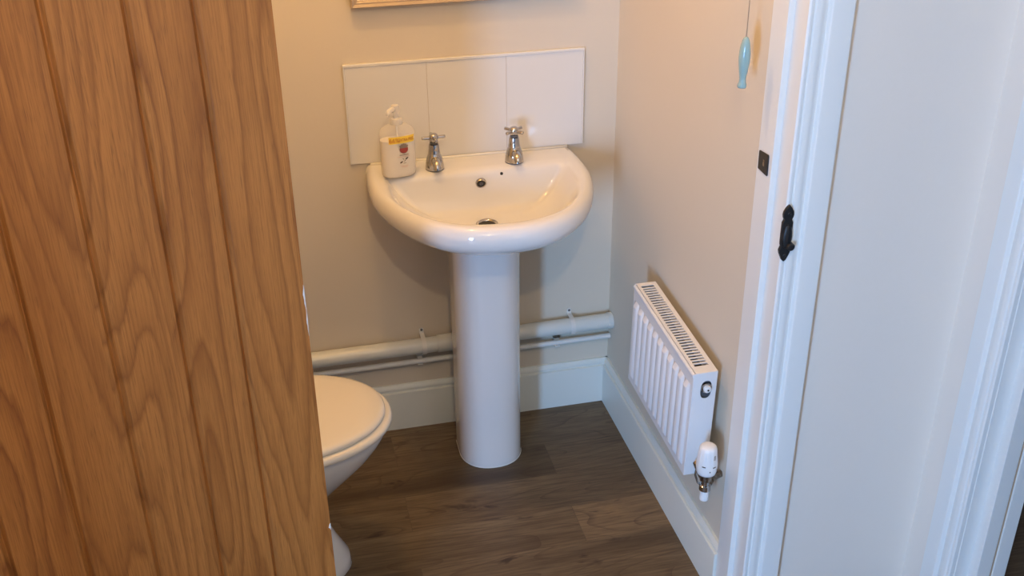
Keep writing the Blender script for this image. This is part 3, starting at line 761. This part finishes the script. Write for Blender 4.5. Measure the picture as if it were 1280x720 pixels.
# ------------------------------------------------------------------ thermostatic valve
TX, TY, TZ = -0.053, -0.836, 0.2790
t = empty('thermostatic_valve', (TX, TY, TZ), 'white ribbed thermostatic valve head on chrome body below the radiator end', 'radiator valve')
h0 = 0.350-TZ
prof = [(0.0150, h0), (0.0200, h0+0.002), (0.0215, h0+0.007), (0.0228, h0+0.018), (0.0230, h0+0.026), (0.0220, h0+0.038), (0.0203, h0+0.052), (0.0193, h0+0.062), (0.0175, h0+0.068), (0.0130, h0+0.072), (0.004, h0+0.0735)]
bm = bmesh.new(); rings = []; n = 60
for r, z in prof:
    ring = []
    for i in range(n):
        a = 2*PI*i/n; zz = (z-h0)
        rr = r-(0.0012 if (i % 5 == 0 and 0.030 < zz < 0.066) else 0)
        ring.append((rr*math.cos(a), rr*math.sin(a), z))
    rings.append(ring)
loft(bm, rings); hd = link('valve_head', bm, 'plastic_white', t, smooth=True, auto=0.9)
# printed marks on the head
RMK = 0.0232
def mark(a0, a1, z0, z1):
    bm = bmesh.new(); k = 5; R = []
    for z in (z0, z1): R.append([bm.verts.new(((RMK)*math.cos(a0+(a1-a0)*i/k), RMK*math.sin(a0+(a1-a0)*i/k), z)) for i in range(k+1)])
    for i in range(k): bm.faces.new((R[0][i], R[0][i+1], R[1][i+1], R[1][i]))
    return bm
A = math.radians
for a0, a1, z0, z1 in ((220, 240, 0.028, 0.0305), (280, 300, 0.026, 0.0285), (262, 268, 0.016, 0.019), (311, 316, 0.015, 0.019)):
    link('dial_mark', mark(A(a0), A(a1), h0+z0, h0+z1), 'black_ink', hd)
for a0 in (286, 294): 
    RMK = 0.0212; bm = mark(A(a0), A(a0+3.5), h0+0.044, h0+0.056)
    link('dial_mark', bm, 'black_ink', hd)
bm = bmesh.new(); lathe(bm, [(0.0105, h0-0.020), (0.0130, h0-0.018), (0.0130, h0-0.004), (0.0145, h0-0.002), (0.0145, h0+0.002)], n=6*4); link('union_nut', bm, 'brass', t, smooth=True, auto=0.6)
bm = bmesh.new(); lathe(bm, [(0.0085, h0-0.046), (0.0125, h0-0.044), (0.0125, h0-0.032), (0.0090, h0-0.030), (0.0090, h0-0.018)], n=24); bd = link('valve_body', bm, 'chrome', t, smooth=True, auto=0.6)
bm = bmesh.new(); tube(bm, [(0, 0.004, h0-0.026), (0, 0.020, h0-0.020), (0, 0.036, h0-0.014), (0, 0.050, h0-0.010)], [0.008, 0.0085, 0.0095, 0.0095], 18); link('radiator_tail', bm, 'chrome', bd, smooth=True, auto=0.9)
bm = bmesh.new(); tube(bm, [(-0.004, -0.002, h0-0.036), (-0.016, 0.004, h0-0.026), (-0.021, 0.008, h0-0.008), (-0.020, 0.008, h0+0.006), (-0.013, 0.004, h0+0.012)], 0.0022, 10); link('wire_loop', bm, 'chrome', bd, smooth=True)
bm = bmesh.new(); lathe(bm, [(0.0068, h0-0.072), (0.0098, h0-0.070), (0.0098, h0-0.046), (0.0080, h0-0.044)], n=24); link('pipe_cover', bm, 'plastic_white', t, smooth=True, auto=0.7)
bm = bmesh.new(); tube(bm, [(0, 0, h0-0.034), (0.012, 0.008, h0-0.036), (0.030, 0.028, h0-0.038), (-TX-0.001, 0.036, h0-0.038)], [0.0095, 0.0080, 0.0080, 0.0080], 14); link('pipe_tail', bm, 'brass', t, smooth=True, auto=0.9)

# ------------------------------------------------------------------ toilet
t = empty('toilet', (XL, -0.528, 0), 'white toilet with closed cream lid, partly behind the oak door', 'toilet')
def egg(x0, x1, hw, z, cy=0.0, n=2.15, k=64, taper=0.18):
    """x0 back, x1 tip; widest two fifths from the back"""
    pts = []; xc = x0+(x1-x0)*0.42
    for i in range(k):
        a = 2*PI*i/k; c, s = math.cos(a), math.sin(a)
        c2 = math.copysign(abs(c)**(2/n), c); s2 = math.copysign(abs(s)**(2/n), s)
        x = xc+c2*((x1-xc) if c > 0 else (xc-x0))
        pts.append((x, cy+s2*hw, z))
    return pts
TIP = 0.735
bm = bmesh.new()
ringsT = [(0.16, 0.612, 0.118, 0.0), (0.16, 0.616, 0.120, 0.006), (0.165, 0.612, 0.117, 0.030), (0.175, 0.585, 0.105, 0.085), (0.185, 0.565, 0.098, 0.14), (0.185, 0.562, 0.102, 0.19), (0.175, 0.580, 0.118, 0.225), (0.160, 0.615, 0.138, 0.262), (0.150, 0.655, 0.156, 0.300), (0.145, 0.690, 0.168, 0.335), (0.140, 0.712, 0.175, 0.365), (0.140, 0.722, 0.178, 0.385), (0.140, 0.722, 0.178, 0.398), (0.150, 0.712, 0.172, 0.403)]
loft(bm, [egg(*r) for r in ringsT]); 
bx(bm, 0.02, 0.20, -0.10, 0.10, 0.20, 0.395)
link('pan', bm, 'ceramic', t, smooth=True, auto=0.9)
bm = bmesh.new(); loft(bm, [egg(0.235, TIP-0.004, 0.180, 0.4035), egg(0.232, TIP, 0.184, 0.407), egg(0.232, TIP+0.001, 0.1845, 0.413), egg(0.232, TIP-0.001, 0.183, 0.419), egg(0.235, TIP-0.006, 0.179, 0.4225)]); link('seat', bm, 'seat', t, smooth=True)
bm = bmesh.new(); loft(bm, [egg(0.238, TIP-0.018, 0.170, 0.4228), egg(0.236, TIP-0.014, 0.1735, 0.426), egg(0.236, TIP-0.013, 0.1745, 0.431), egg(0.238, TIP-0.016, 0.172, 0.4365), egg(0.245, TIP-0.026, 0.163, 0.4405), egg(0.262, TIP-0.050, 0.142, 0.4425), egg(0.30, TIP-0.12, 0.09, 0.4435)]); link('lid', bm, 'seat', t, smooth=True)
for s in (-1, 1):
    bm = bmesh.new(); tube(bm, [(0.222, s*0.075-0.02, 0.425), (0.222, s*0.075+0.02, 0.425)], 0.010, 18); link('hinge', bm, 'chrome', t, smooth=True, auto=0.9)
bm = bmesh.new(); bx(bm, 0.004, 0.185, -0.19, 0.19, 0.40, 0.74); ck = link('cistern', bm, 'ceramic', t, bevel=0.018, seg=4)
bm = bmesh.new(); bx(bm, 0.002, 0.195, -0.20, 0.20, 0.742, 0.772); link('cistern_lid', bm, 'ceramic', t, bevel=0.01, seg=3)
bm = bmesh.new(); lathe(bm, [(0.022, 0.772), (0.022, 0.779), (0.018, 0.782), (0.004, 0.783)], (0.10, 0, 0), 28); link('flush_button', bm, 'chrome', t, smooth=True, auto=0.8)
